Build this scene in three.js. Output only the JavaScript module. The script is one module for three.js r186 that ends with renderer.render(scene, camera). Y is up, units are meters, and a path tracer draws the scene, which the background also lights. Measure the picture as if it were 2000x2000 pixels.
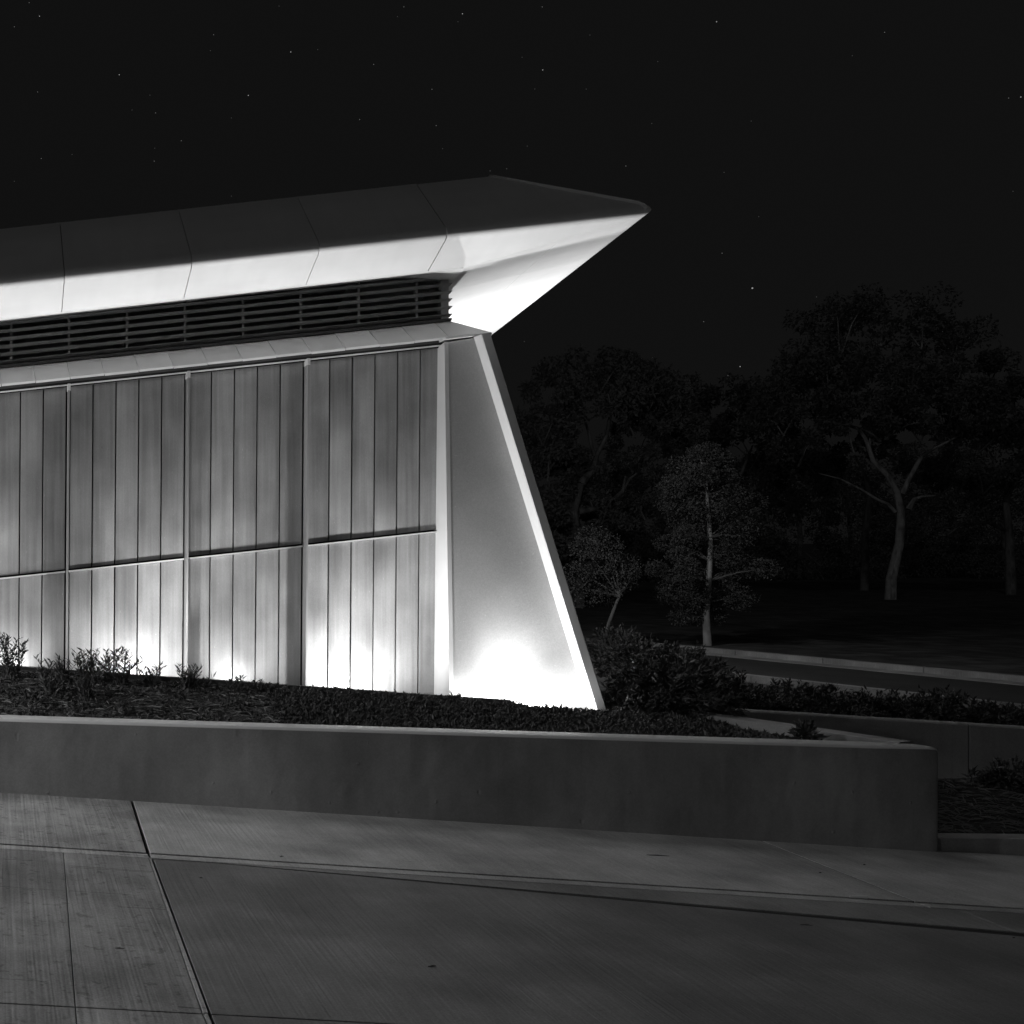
import * as THREE from 'three';
import { mergeGeometries, toCreasedNormals } from 'three/addons/utils/BufferGeometryUtils.js';

// ------------------------------------------------------------------ camera, sky, moon, exposure
const scene = new THREE.Scene();
const F = 2600, EYE = 1.82;                         // focal length in photo pixels, eye height in metres
const camera = new THREE.PerspectiveCamera(2 * Math.atan(2000 / F) * 180 / Math.PI, 1, 0.1, 5000);
camera.position.set(0, EYE, 0);
camera.lookAt(0, EYE, -10);
camera.setViewOffset(4000, 4000, 2000, 944, 2000, 2000);   // shifted lens: level camera, upright verticals
scene.add(camera);

const SKY = 0.0054;
{
  const w = 64, h = 32, data = new Float32Array(w * h * 4);
  for (let i = 0; i < w * h; i++) { data[4 * i] = data[4 * i + 1] = data[4 * i + 2] = SKY; data[4 * i + 3] = 1; }
  const t = new THREE.DataTexture(data, w, h, THREE.RGBAFormat, THREE.FloatType);
  t.mapping = THREE.EquirectangularReflectionMapping; t.magFilter = THREE.LinearFilter; t.needsUpdate = true;
  scene.background = t; scene.environment = t;
}
const moon = new THREE.DirectionalLight(0xffffff, 0.06);
moon.name = 'moonlight'; moon.position.set(-14, 16, 16); moon.target.position.set(4, 0, -12);
moon.castShadow = true; moon.shadow.radius = 8; moon.shadow.mapSize.set(2048, 2048);
Object.assign(moon.shadow.camera, { left: -60, right: 60, top: 60, bottom: -60, near: 1, far: 200 });
scene.add(moon, moon.target);

const renderer = new THREE.WebGLRenderer({ antialias: true });
renderer.setSize(1024, 1024);
renderer.toneMapping = THREE.LinearToneMapping;
renderer.toneMappingExposure = 1;
renderer.shadowMap.enabled = true;

// ------------------------------------------------------------------ helpers
function rngOf(seed) {
  let a = seed >>> 0;
  return () => { a = (a + 0x6D2B79F5) | 0; let t = Math.imul(a ^ (a >>> 15), 1 | a); t = (t + Math.imul(t ^ (t >>> 7), 61 | t)) ^ t; return ((t ^ (t >>> 14)) >>> 0) / 4294967296; };
}
const V = (x, y, z) => new THREE.Vector3(x, y, z);
const W = (x, y, d) => V(x, y, -d);                               // x, height, distance in front of the camera
const at = (u, v, d) => V(u / F * d, EYE + (1056 - v) / F * d, -d);
const groundY = x => -0.0635 * x;
const lerp = (a, b, t) => a + (b - a) * t;
const clamp = (x, a, b) => Math.min(b, Math.max(a, x));
const smooth = (a, b, x) => { const t = clamp((x - a) / (b - a), 0, 1); return t * t * (3 - 2 * t); };

// tileable value noise
const HASH = (() => { const r = rngOf(77), t = new Float32Array(65536); for (let i = 0; i < 65536; i++) t[i] = r(); return t; })();
function vnoise(x, y, px, py, s = 0) {
  const xi = Math.floor(x), yi = Math.floor(y), fx = x - xi, fy = y - yi;
  const x0 = ((xi % px) + px) % px, x1 = (x0 + 1) % px, y0 = ((yi % py) + py) % py, y1 = (y0 + 1) % py;
  const h = (a, b) => HASH[(a * 131 + b * 7919 + s * 1013 + ((a * b) & 255) * 17) & 65535];
  const sx = fx * fx * (3 - 2 * fx), sy = fy * fy * (3 - 2 * fy);
  return lerp(lerp(h(x0, y0), h(x1, y0), sx), lerp(h(x0, y1), h(x1, y1), sx), sy);
}
function fbm(u, v, fx, fy, oct, s = 0) {                            // u, v in 0..1, tileable
  let a = 0, n = 0, amp = 1;
  for (let o = 0; o < oct; o++) { a += amp * vnoise(u * fx, v * fy, fx, fy, s + o * 7); n += amp; amp *= 0.5; fx *= 2; fy *= 2; }
  return a / n;
}
function texture(size, metres, fn, colour = true) {
  const d = new Uint8Array(size * size * 4);
  for (let j = 0; j < size; j++) for (let i = 0; i < size; i++) {
    const g = clamp(fn((i + 0.5) / size, (j + 0.5) / size), 0, 1) * 255, k = 4 * (j * size + i);
    d[k] = d[k + 1] = d[k + 2] = g; d[k + 3] = 255;
  }
  const t = new THREE.DataTexture(d, size, size, THREE.RGBAFormat);
  t.wrapS = t.wrapT = THREE.RepeatWrapping; t.magFilter = THREE.LinearFilter; t.minFilter = THREE.LinearMipmapLinearFilter; t.generateMipmaps = true;
  if (colour) t.colorSpace = THREE.SRGBColorSpace;
  t.repeat.set(1 / metres, 1 / metres); t.needsUpdate = true;
  return t;
}
function sprinkle(count, seed, fn) { const r = rngOf(seed), a = []; for (let i = 0; i < count; i++) a.push(fn(r)); return a; }

// broom-swept concrete: fine lines run along v
const broomTex = texture(1024, 2.6, (u, v) => {
  const wob = 0.006 * (fbm(u, v, 3, 3, 2, 3) - 0.5);
  const ph = HASH[(Math.floor((u + wob + 1) * 260) * 97) & 65535] * 6, line = vnoise((u + wob) * 260, v * 6 + ph, 260, 6, 11) * 0.7 + vnoise((u + wob) * 97, v * 2 + 3 * vnoise(u * 97, 0.5, 97, 1, 3), 97, 2, 12) * 0.3;
  const blot = fbm(u, v, 5, 5, 5, 21), patch = fbm(u, v, 9, 9, 4, 81), grain = vnoise(u * 512, v * 512, 512, 512, 31);
  const speck = vnoise(u * 170, v * 170, 170, 170, 41) > 0.972 ? -0.16 : 0;
  return 0.80 + 0.11 * (line - 0.5) + 0.34 * (blot - 0.5) + 0.20 * (patch - 0.5) + 0.15 * (grain - 0.5) + speck;
});
const cracks = sprinkle(9, 15, r => [r(), 0.15 + 0.5 * r(), r(), 0.5 + 0.5 * r(), r() * 9]);   // start, length, height, strength, seed
const oldBroomTex = texture(1024, 2.6, (u, v) => {
  const wob = 0.004 * (fbm(u, v, 3, 3, 2, 3) - 0.5), line = vnoise((u + wob) * 230, v * 5 + HASH[(Math.floor((u + wob + 1) * 230) * 91) & 65535] * 5, 230, 5, 17);
  const blot = fbm(u, v, 6, 6, 5, 29), patch = fbm(u, v, 14, 10, 4, 83), grain = vnoise(u * 512, v * 512, 512, 512, 37), dirt = fbm(u, v, 60, 60, 3, 95) > 0.735 ? -0.13 : 0;
  let c = 0;
  for (const [a, l, h, k, q] of cracks) { const du = ((u - a) % 1 + 1) % 1; if (du < l) { const y = h + 0.012 * (fbm(u, q / 10, 9, 10, 3, 4) - 0.5), e = Math.abs(((v - y + 0.5) % 1 + 1) % 1 - 0.5); if (e < 0.0018 && vnoise(u * 60, q, 60, 10, 6) > 0.28) c = -0.32 * k; } }
  return 0.78 + 0.17 * (line - 0.5) + 0.34 * (blot - 0.5) + 0.24 * (patch - 0.5) + 0.16 * (grain - 0.5) + dirt + c;
});
const broomBump = texture(1024, 2.6, (u, v) => {
  const wob = 0.006 * (fbm(u, v, 3, 3, 2, 3) - 0.5);
  return 0.5 + 0.5 * (vnoise((u + wob) * 300, v * 5, 300, 5, 11) - 0.5) + 0.3 * (fbm(u, v, 60, 60, 3, 51) - 0.5);
}, false);
// cast concrete wall: cloudy tones, vertical runs, form panels of slightly different tone, pits
const wallTex = texture(1024, 4.2, (u, v) => {
  const cloud = fbm(u, v, 5, 5, 5, 2), run = fbm(u, v, 46, 3, 3, 5), big = vnoise(u * 7, 0.5, 7, 1, 9);
  const edge = Math.abs(((u * 7) % 1) - 0.5) > 0.494 ? -0.05 : 0, grain = vnoise(u * 480, v * 480, 480, 480, 8);
  return 0.78 + 0.36 * (cloud - 0.5) + 0.07 * (run - 0.5) + 0.10 * (fbm(u, v, 16, 16, 3, 61) - 0.5) + 0.07 * (big - 0.5) + 0.4 * edge + 0.06 * (grain - 0.5);
});
const wallBump = texture(1024, 4.2, (u, v) => {
  const a = fbm(u, v, 9, 6, 4, 14), p = vnoise(u * 60, v * 60, 60, 60, 24), b = vnoise(u * 34, v * 20, 34, 20, 44);
  return 0.45 + 0.5 * (a - 0.5) + 0.35 * (fbm(u, v, 22, 14, 3, 91) - 0.5) + (p > 0.975 ? -0.1 : 0) + (b > 0.97 ? 0.15 * (b - 0.97) / 0.03 : 0);
}, false);
// weathered planks: streaks run along v, scattered pale flecks and scratches
const flecks = sprinkle(420, 5, r => [r(), r(), 0.0006 + r() * r() * 0.0016, 0.001 + r() * 0.006, (r() - 0.35) * 0.55]);
const fleckGrid = (() => { const g = {}; flecks.forEach(f => { for (let i = -1; i <= 1; i++) for (let j = -1; j <= 1; j++) { const k = (Math.floor(f[0] * 32) + i) + '_' + (Math.floor(f[1] * 32) + j); (g[k] ??= []).push(f); } }); return g; })();
const plankTex = texture(1024, 2.2, (u, v) => {
  const streak = fbm(u, v, 90, 3, 3, 6), mid = fbm(u, v, 26, 2, 3, 16), cloud = fbm(u, v, 5, 4, 4, 36), grain = vnoise(u * 500, v * 250, 500, 250, 56);
  let f = 0;
  for (const [a, b, w, h, s] of fleckGrid[Math.floor(u * 32) + '_' + Math.floor(v * 32)] || []) { const q = ((u - a) / w) ** 2 + ((v - b) / h) ** 2; if (q < 1) f += s * (1 - q); }
  return 0.78 + 0.17 * (streak - 0.5) + 0.08 * (mid - 0.5) + 0.42 * (cloud - 0.5) + 0.05 * (grain - 0.5) + 0.6 * f;
});
const panelTex = texture(512, 1.6, (u, v) => 0.8 + 0.12 * (fbm(u, v, 4, 4, 4, 3) - 0.5) + 0.07 * (vnoise(u * 256, v * 256, 256, 256, 7) - 0.5) + (vnoise(u * 128, v * 128, 128, 128, 70) > 0.96 ? 0.1 : 0));
const paintTex = texture(512, 2.0, (u, v) => 0.93 + 0.05 * (fbm(u, v, 3, 12, 4, 5) - 0.5) + 0.04 * (fbm(u, v, 18, 4, 3, 15) - 0.5));
const soilTex = texture(512, 1.1, (u, v) => 0.5 + 0.9 * (fbm(u, v, 20, 20, 4, 4) - 0.5));
const grassTex = texture(512, 6, (u, v) => 0.6 + 0.7 * (fbm(u, v, 12, 12, 5, 8) - 0.5));
const barkTex = texture(512, 1.2, (u, v) => 0.7 + 0.5 * (fbm(u, v, 10, 4, 4, 4) - 0.5) + 0.3 * (fbm(u, v, 4, 3, 3, 40) - 0.5));
const asphaltTex = texture(512, 2.2, (u, v) => 0.7 + 0.3 * (fbm(u, v, 5, 3, 3, 14) - 0.5) + 0.3 * (vnoise(u * 200, v * 200, 200, 200, 17) - 0.5));

function mat(l, rough, o = {}) {
  const m = new THREE.MeshStandardMaterial({ roughness: rough, metalness: o.metal || 0, side: THREE.DoubleSide });
  m.color.setRGB(l, l, l);
  if (o.map) m.map = o.map;
  if (o.bump) { m.bumpMap = o.bump; m.bumpScale = o.bumpScale; }
  return m;
}
const M = {
  plank: [0.43, 0.39, 0.46, 0.41].map(l => mat(l, 0.42, { map: plankTex, bump: plankTex, bumpScale: 0.0015 })),
  panel: mat(0.66, 0.5, { map: panelTex }),
  paint: mat(0.84, 0.5, { map: paintTex }),
  finTrim: mat(0.32, 0.45, { map: paintTex }),
  trim: mat(0.72, 0.45, { map: paintTex }),
  flashing: [0.78, 0.82, 0.75].map(l => mat(l, 0.4, { map: paintTex })),
  louver: mat(0.34, 0.5, { map: paintTex }),
  dark: mat(0.012, 1),
  darkMetal: mat(0.05, 0.6),
  lit_top: mat(0.82, 0.42, { map: paintTex }),  // wall top coloured paler than the wall, light painted into it
  wall: mat(0.46, 0.85, { map: wallTex, bump: wallBump, bumpScale: 0.02 }),
  wallLow: mat(0.56, 0.85, { map: wallTex, bump: wallBump, bumpScale: 0.01 }),
  soil: mat(0.05, 1, { map: soilTex, bump: soilTex, bumpScale: 0.03 }),
  grass: mat(0.17, 1, { map: grassTex, bump: grassTex, bumpScale: 0.05 }),
  asphalt: mat(0.075, 0.8, { map: asphaltTex, bump: asphaltTex, bumpScale: 0.004 }),
  kerb: mat(0.42, 0.85, { map: broomTex }),
  joint: mat(0.014, 1),
  bark: mat(0.34, 0.9, { map: barkTex, bump: barkTex, bumpScale: 0.02 }),
  barkPale: mat(0.7, 0.9, { map: barkTex, bump: barkTex, bumpScale: 0.03 }),
  leaf: [0.10, 0.075, 0.055].map(l => mat(l, 0.55)),
  leafDark: mat(0.12, 0.7),
  stem: mat(0.09, 0.8),
  chip: [0.20, 0.10, 0.05].map(l => mat(l, 0.9)),
};
const slabMat = (l, old) => mat(l, 0.75, { map: old ? oldBroomTex : broomTex, bump: broomBump, bumpScale: 0.0022 });

function boxUV(g, ox = 0, oy = 0) {                                  // uv in metres from the facing of each triangle
  if (g.index) g = g.toNonIndexed();
  const p = g.attributes.position, uv = new Float32Array(p.count * 2), a = V(), b = V(), c = V(), n = V();
  for (let i = 0; i < p.count; i += 3) {
    a.fromBufferAttribute(p, i); b.fromBufferAttribute(p, i + 1); c.fromBufferAttribute(p, i + 2);
    n.copy(b).sub(a).cross(V().copy(c).sub(a)); const x = Math.abs(n.x), y = Math.abs(n.y), z = Math.abs(n.z);
    [a, b, c].forEach((q, k) => {
      const [s, t] = y >= x && y >= z ? [q.x, q.z] : x >= z ? [q.z, q.y] : [q.x, q.y];
      uv[2 * (i + k)] = s + ox; uv[2 * (i + k) + 1] = t + oy;
    });
  }
  g.setAttribute('uv', new THREE.BufferAttribute(uv, 2));
  return g;
}
// skin over rings of points; rings are closed loops, the ends are capped
function loft(rings, { closed = true, caps = true, crease = 0.5, ox = 0, oy = 0 } = {}) {
  const n = rings[0].length, pos = [], tri = (a, b, c) => pos.push(a.x, a.y, a.z, b.x, b.y, b.z, c.x, c.y, c.z);
  for (let r = 0; r + 1 < rings.length; r++) for (let i = 0; i < (closed ? n : n - 1); i++) {
    const j = (i + 1) % n; tri(rings[r][i], rings[r][j], rings[r + 1][j]); tri(rings[r][i], rings[r + 1][j], rings[r + 1][i]);
  }
  if (caps && closed) for (const ring of [rings[0], rings[rings.length - 1]]) {
    const pl = new THREE.Vector3(); ring.forEach(p => pl.add(p)); pl.multiplyScalar(1 / n);
    if (n === 4) { tri(ring[0], ring[1], ring[2]); tri(ring[0], ring[2], ring[3]); } else ring.forEach((p, i) => tri(p, ring[(i + 1) % n], pl));
  }
  let g = new THREE.BufferGeometry(); g.setAttribute('position', new THREE.Float32BufferAttribute(pos, 3));
  g = crease > 0 ? toCreasedNormals(g, crease) : (g.computeVertexNormals(), g);
  return boxUV(g, ox, oy);
}
const hexa = (a, b, o = {}) => loft([a, b], { crease: 0, ...o });      // block between two four-cornered faces
function block(x0, x1, y0, y1, d0, d1, o) {                           // upright block
  return hexa([W(x0, y0, d0), W(x1, y0, d0), W(x1, y1, d0), W(x0, y1, d0)], [W(x0, y0, d1), W(x1, y0, d1), W(x1, y1, d1), W(x0, y1, d1)], o);
}
function tube(points, radii, sides = 7) {
  const rings = [], up = V(0.31, 0.2, 0.93);
  points.forEach((p, i) => {
    const t = points[Math.min(i + 1, points.length - 1)].clone().sub(points[Math.max(i - 1, 0)]).normalize();
    const s = V().crossVectors(t, up).normalize(), q = V().crossVectors(s, t), ring = [];
    for (let k = 0; k < sides; k++) { const a = k / sides * 2 * Math.PI; ring.push(p.clone().addScaledVector(s, Math.cos(a) * radii[i]).addScaledVector(q, Math.sin(a) * radii[i])); }
    rings.push(ring);
  });
  return loft(rings, { crease: 1.2 });
}
function strip(g) { if (g.index) g = g.toNonIndexed(); for (const k of Object.keys(g.attributes)) if (!['position', 'normal', 'uv'].includes(k)) g.deleteAttribute(k); return g; }
const used = {};
function named(name) { const n = used[name] = (used[name] ?? -1) + 1; return n ? name + '_' + String(n).padStart(3, '0') : name; }
function mesh(name, geometry, material, parent) {
  const g = Array.isArray(geometry) ? mergeGeometries(geometry.map(strip)) : geometry;
  const o = new THREE.Mesh(g, material); o.castShadow = o.receiveShadow = true; o.name = parent ? name : named(name);
  (parent || scene).add(o); return o;
}
function group(name, parent) { const o = new THREE.Group(); o.name = parent ? name : named(name); (parent || scene).add(o); return o; }
function tag(o, label, category, grp) { o.userData.label = label; o.userData.category = category; if (grp) o.userData.group = grp; return o; }
function structure(o, label, category) { o.userData.kind = 'structure'; if (label) { o.userData.label = label; o.userData.category = category; } return o; }
function stuff(o, label, category) { o.userData.kind = 'stuff'; if (label) { o.userData.label = label; o.userData.category = category; } return o; }
function rebase(o, p) { o.position.copy(p); o.children.forEach(c => c.position.sub(p)); return o; }   // pivot at the thing's base

// ------------------------------------------------------------------ ground, road
structure(mesh('ground', (() => { const g = new THREE.PlaneGeometry(1600, 1600, 1, 1); g.rotateX(-Math.PI / 2); g.translate(0, -1.1, -500); return boxUV(g); })(), M.grass), 'dark park lawn stretching back beneath the trees', 'lawn');
// bank that falls from the hedge to the road
structure(mesh('grass_bank', (() => {
  const pos = [], xs = [], ds = []; for (let x = 4; x <= 26; x += 1) xs.push(x); for (let d = 12; d <= 22; d += 0.5) ds.push(d);
  const y = (x, d) => lerp(-1.13, Math.max(0.62 - 0.061 * x, -1.12), 1 - smooth(13.4, 21, d)) + 0.03 * Math.sin(x * 3.1 + d * 2.3);
  for (let i = 0; i + 1 < xs.length; i++) for (let j = 0; j + 1 < ds.length; j++) {
    const q = [[xs[i], ds[j]], [xs[i + 1], ds[j]], [xs[i + 1], ds[j + 1]], [xs[i], ds[j + 1]]].map(([x, d]) => W(x, y(x, d), d));
    for (const k of [0, 1, 2, 0, 2, 3]) pos.push(q[k].x, q[k].y, q[k].z);
  }
  const g = new THREE.BufferGeometry(); g.setAttribute('position', new THREE.Float32BufferAttribute(pos, 3)); g.computeVertexNormals(); return boxUV(g);
})(), M.grass), 'grassy bank falling from the hedge to the road', 'bank');

const RD = V(0.34, 0, 0.94).normalize(), RN = V(0.94, 0, -0.34).normalize(), R0 = W(18.1, -1.08, 35.6);   // along the road, across it (away), far kerb
const roadAt = (t, s, y) => R0.clone().addScaledVector(RD, t).addScaledVector(RN, s).setY(y);
const roadStrip = (s0, s1, y, t0 = -60, t1 = 34) => hexa([roadAt(t0, s0, -1.2), roadAt(t0, s1, -1.2), roadAt(t0, s1, y), roadAt(t0, s0, y)], [roadAt(t1, s0, -1.2), roadAt(t1, s1, -1.2), roadAt(t1, s1, y), roadAt(t1, s0, y)]);
structure(mesh('road', roadStrip(-4.6, -0.75, -1.088), M.asphalt), 'narrow dark asphalt road curving past the trees', 'road');
for (const [s0, s1, s2, label] of [[0, -0.2, -0.75, 'pale concrete kerb on the far side of the road'], [-5.25, -5.05, -4.6, 'pale concrete kerb on the near side of the road']]) {
  const k = group('road_kerb'); structure(k, label, 'kerb');
  for (let t = -58; t < 32; t += 2.4) {                              // cast lengths with open joints
    mesh('kerb_stone', roadStrip(s0, s1, -0.955, t, t + 2.385), M.kerb, k);
    mesh('gutter', roadStrip(s1 > s2 ? s1 - 0.004 : s1 + 0.004, s2, -1.075, t, t + 2.39), M.kerb, k);
  }
}
tag(mesh('paper_scrap', hexa([at(1868, 1380, 23.4), at(1880, 1380, 23.4), at(1879, 1378, 23.6), at(1869, 1377.6, 23.6)].map(p => p.setY(-0.94)), [at(1868, 1380, 23.4), at(1880, 1380, 23.4), at(1879, 1378, 23.6), at(1869, 1377.6, 23.6)].map(p => p.setY(-0.93))), mat(0.7, 0.9)), 'tiny pale scrap lying on the near kerb of the road', 'litter');

// ------------------------------------------------------------------ paving
const paving = structure(group('paving'), 'broom finished concrete paving slabs', 'paving');
{
  const under = (x0, x1, d0, d1) => hexa([W(x0, groundY(x0) - 0.5, d0), W(x1, groundY(x1) - 0.5, d0), W(x1, groundY(x1) - 0.05, d0), W(x0, groundY(x0) - 0.05, d0)], [W(x0, groundY(x0) - 0.5, d1), W(x1, groundY(x1) - 0.5, d1), W(x1, groundY(x1) - 0.05, d1), W(x0, groundY(x0) - 0.05, d1)]);
  mesh('joint_bed', under(-16, 14, -8, 9.66), M.joint, paving);
  const slab = (corners, tone, lift = 0, gap = 0.006) => {           // corners: x, d around the slab
    const c = corners.reduce((s, p) => [s[0] + p[0] / corners.length, s[1] + p[1] / corners.length], [0, 0]);
    const inner = (k) => corners.map(([x, d]) => { const dx = c[0] - x, dd = c[1] - d; return [x + Math.sign(dx) * Math.min(Math.abs(dx), gap + k), d + Math.sign(dd) * Math.min(Math.abs(dd), gap + k)]; });
    const ring = (k, h) => inner(k).map(([x, d]) => W(x, groundY(x) + h, d));
    mesh('slab', loft([ring(0, -0.045), ring(0, lift - 0.002), ring(0.002, lift)], { crease: 0 }), slabMat(tone, c[0] < 0.87), paving);
  };
  const ST = 8.012, J = x => 5.24 + 0.03 * x;                           // far strip edge, near saw cut
  const sd = x => x < 1.25 ? 7.845 : 7.840 - 0.1185 * (x - 1.25), sf = x => x < 1.25 ? 7.855 : 7.855 - 0.0995 * (x - 1.25);   // near and far side of the drainage slot
  slab([[-16, ST], [-4.406, ST], [-4.406, 9.66], [-16, 9.66]], 0.55); slab([[-4.4, ST], [0.88, ST], [0.945, 9.66], [-4.4, 9.66]], 0.54, 0, 0);
  slab([[0.905, ST], [5.494, ST], [5.494, 9.66], [0.965, 9.66]], 0.64, 0, 0); slab([[5.506, ST], [14, ST], [14, 9.78], [5.506, 9.66]], 0.72, 0, 0);
  for (const [x0, x1, t] of [[-16, -4.41, 0.6], [-4.4, 0.885, 0.62], [0.9, 5.494, 0.62], [5.506, 14, 0.62]]) slab([[x0, 7.878], [x1, 7.878], [x1, 7.972], [x0, 7.972]], t, 0, 0);
  slab([[-16, J(-16)], [-4.41, J(-4.4)], [-4.41, 7.86], [-16, 7.86]], 0.36, 0, 0); slab([[-4.4, J(-4.4) + 0.006], [0.296, J(0.3) + 0.006], [0.374, 7.866], [-4.4, 7.866]], 0.34, 0, 0);
  slab([[0.300, J(0.3) + 0.006], [0.800, J(0.8) + 0.006], [0.878, 7.866], [0.378, 7.866]], 0.36, 0, 0);
  slab([[0.804, J(0.8) + 0.006], [0.822, J(0.82) + 0.006], [0.892, 7.866], [0.882, 7.866]], 0.56, 0.003, 0);   // edge board between the pale and the darker pour
  slab([[0.784, -8], [0.797, -8], [0.822, J(0.82) - 0.004], [0.804, J(0.8) - 0.004]], 0.56, 0.003, 0);
  slab([[0.836, J(0.83) + 0.006], [14, J(14) + 0.006], [14, sd(14)], [5.66, sd(5.66)], [1.25, 7.845], [0.905, 7.845]], 0.245, 0, 0);
  slab([[1.25, sf(1.25) + 0.006], [5.66, sf(5.66)], [5.66, 7.862], [1.25, 7.8625]], 0.34, 0, 0); slab([[5.664, sf(5.664)], [14, sf(14)], [14, 7.862], [5.664, 7.862]], 0.34, 0, 0);
  mesh('joint_sealant', hexa([W(5.4945, groundY(5.5) - 0.03, 8.02), W(5.5055, groundY(5.5) - 0.03, 8.02), W(5.5055, groundY(5.5) - 0.0025, 8.02), W(5.4945, groundY(5.5) - 0.0025, 8.02)], [W(5.4945, groundY(5.5) - 0.03, 9.66), W(5.5055, groundY(5.5) - 0.03, 9.66), W(5.5055, groundY(5.5) - 0.0025, 9.66), W(5.4945, groundY(5.5) - 0.0025, 9.66)]), M.joint, paving);
  { const c = x => [W(x, groundY(x) - 0.04, sd(x) + 0.002), W(x, groundY(x) - 0.006, sd(x) + 0.002), W(x, groundY(x) - 0.006, sf(x) - 0.002), W(x, groundY(x) - 0.04, sf(x) - 0.002)];
    mesh('drain_slot', loft([1.3, 5.66, 14].map(c), { crease: 0 }), M.dark, paving); }
  slab([[-16, -8], [-4.41, -8], [-4.41, J(-4.4) - 0.006], [-16, J(-16) - 0.006]], 0.36, 0, 0); slab([[-4.4, -8], [-0.10, -8], [0.296, J(0.3) - 0.006], [-4.4, J(-4.4) - 0.006]], 0.34, 0, 0);
  slab([[-0.096, -8], [0.78, -8], [0.800, J(0.8) - 0.006], [0.300, J(0.3) - 0.006]], 0.36, 0, 0); slab([[0.80, -8], [14, -8], [14, J(14) - 0.006], [0.836, J(0.83) - 0.006]], 0.245, 0, 0);
}
{ // twigs and dead leaves dropped on the slabs
  const r = rngOf(9);
  const spots = [[1285, 1672, 0.14], [844, 1889, 0.045], [1575, 1808, 0.06], [550, 1674, 0.025], [1688, 1690, 0.02], [1602, 1706, 0.02], [234, 1854, 0.045], [1980, 1833, 0.02], [393, 1716, 0.02]];
  for (const [u, v, len] of spots) {
    const d = EYE / ((v - 1056) / F - 0.0635 * u / F), x = u / F * d, a = (r() - 0.5) * 0.7, y = groundY(x) + 0.003;
    const dx = Math.cos(a) * len / 2, dd = Math.sin(a) * len / 2, b = Math.min(0.006, len * 0.1);
    const g = loft([[W(x - dx, y + 0.003, d - dd), W(x - dx, y, d - dd + 0.3 * b), W(x - dx, y, d - dd - 0.3 * b)], [W(x, y + 0.006, d + b * 0.2), W(x, y, d + b), W(x, y, d - b)], [W(x + dx, y + 0.002, d + dd), W(x + dx, y, d + dd + b * 0.3), W(x + dx, y, d + dd - b * 0.3)]]);
    tag(mesh('twig', g, M.chip[2]), len > 0.1 ? 'longest dark twig lying on the paving before the planter wall' : 'small dark dead leaf or twig dropped on the concrete paving', 'twig', 'debris scattered on the paving');
  }
  const p = at(1630, 1750, 8.25); 
  tag(mesh('paper_scrap', hexa([W(p.x - 0.06, groundY(p.x) + 0.003, 8.0), W(p.x + 0.03, groundY(p.x) + 0.003, 7.98), W(p.x + 0.03, groundY(p.x) + 0.02, 7.98), W(p.x - 0.06, groundY(p.x) + 0.012, 8.0)], [W(p.x - 0.05, groundY(p.x) + 0.003, 8.03), W(p.x + 0.05, groundY(p.x) + 0.003, 8.01), W(p.x + 0.05, groundY(p.x) + 0.014, 8.01), W(p.x - 0.05, groundY(p.x) + 0.008, 8.03)]), mat(0.6, 0.9)), 'small pale scrap lying on the paving strip before the planter corner', 'litter');
}

// ------------------------------------------------------------------ planter walls
const wallTopY = x => 0.536 - 0.031 * x;
{
  const w = tag(group('planter_wall'), 'long low cast concrete planter wall with pointed right end', 'planter wall');
  const prof = (x, df, db, y0, y1, r = 0.022) => {                    // section across the wall, rounded top edges
    const p = [W(x, y0, df)];
    for (let k = 0; k <= 4; k++) { const a = k / 4 * Math.PI / 2; p.push(W(x, y1 - r + r * Math.sin(a), df + r - r * Math.cos(a))); }
    for (let k = 0; k <= 4; k++) { const a = Math.PI / 2 - k / 4 * Math.PI / 2; p.push(W(x, y1 - r + r * Math.sin(a), db - r + r * Math.cos(a))); }
    p.push(W(x, y0, db)); return p;
  };
  const rings = []; for (const x of [-12, -8, -5, -3, -1, 0, 1, 2, 3, 4, 5, 5.7, 6.3]) rings.push(prof(x, 9.62, 9.84, groundY(x) - 0.3, wallTopY(x)));
  // crisp acute corner, its top edge slightly rounded
  for (const [x, a, b, dr] of [[6.70, 0, 0.09, 0], [6.755, 0.0, 0.125, 0.002], [6.775, 0.003, 0.135, 0.009], [6.785, 0.012, 0.14, 0.024]]) rings.push(prof(x, 9.62 + a, 9.84 - b + 0.03, groundY(x) - 0.3, wallTopY(x) - dr, 0.016));
  mesh('front_wall', loft(rings.map(r => [r[0], r[1], r[10], r[11]]), { crease: 0.5 }), M.wall, w);
  mesh('lit_top', loft(rings.map(r => r.slice(1, 11)), { crease: 0.7 }), M.lit_top, w);  // top of the same wall, lightened to stand in for light falling there
  // return wall runs back from the corner behind the bed
  const A = V(6.72, 0, -9.70), B = V(5.55, 0, -12.2), dir = B.clone().sub(A).normalize(), nn = V(dir.z, 0, -dir.x).multiplyScalar(-1);
  const rr = []; for (const t of [0.06, 0.35, 0.7, 1]) {
    const c = A.clone().lerp(B, t), y1 = wallTopY(c.x) - 0.002, y0 = groundY(c.x) - 0.4, ring = [];
    for (const [s, y] of [[0, y0], [0, y1 - 0.02], [0.006, y1 - 0.006], [0.02, y1], [0.16, y1], [0.174, y1 - 0.006], [0.18, y1 - 0.02], [0.18, y0]]) ring.push(V(c.x, y, c.z).addScaledVector(nn, s));
    rr.push(ring);
  }
  mesh('return_wall', loft(rr, { crease: 0.7 }), M.wall, w);
}
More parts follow.
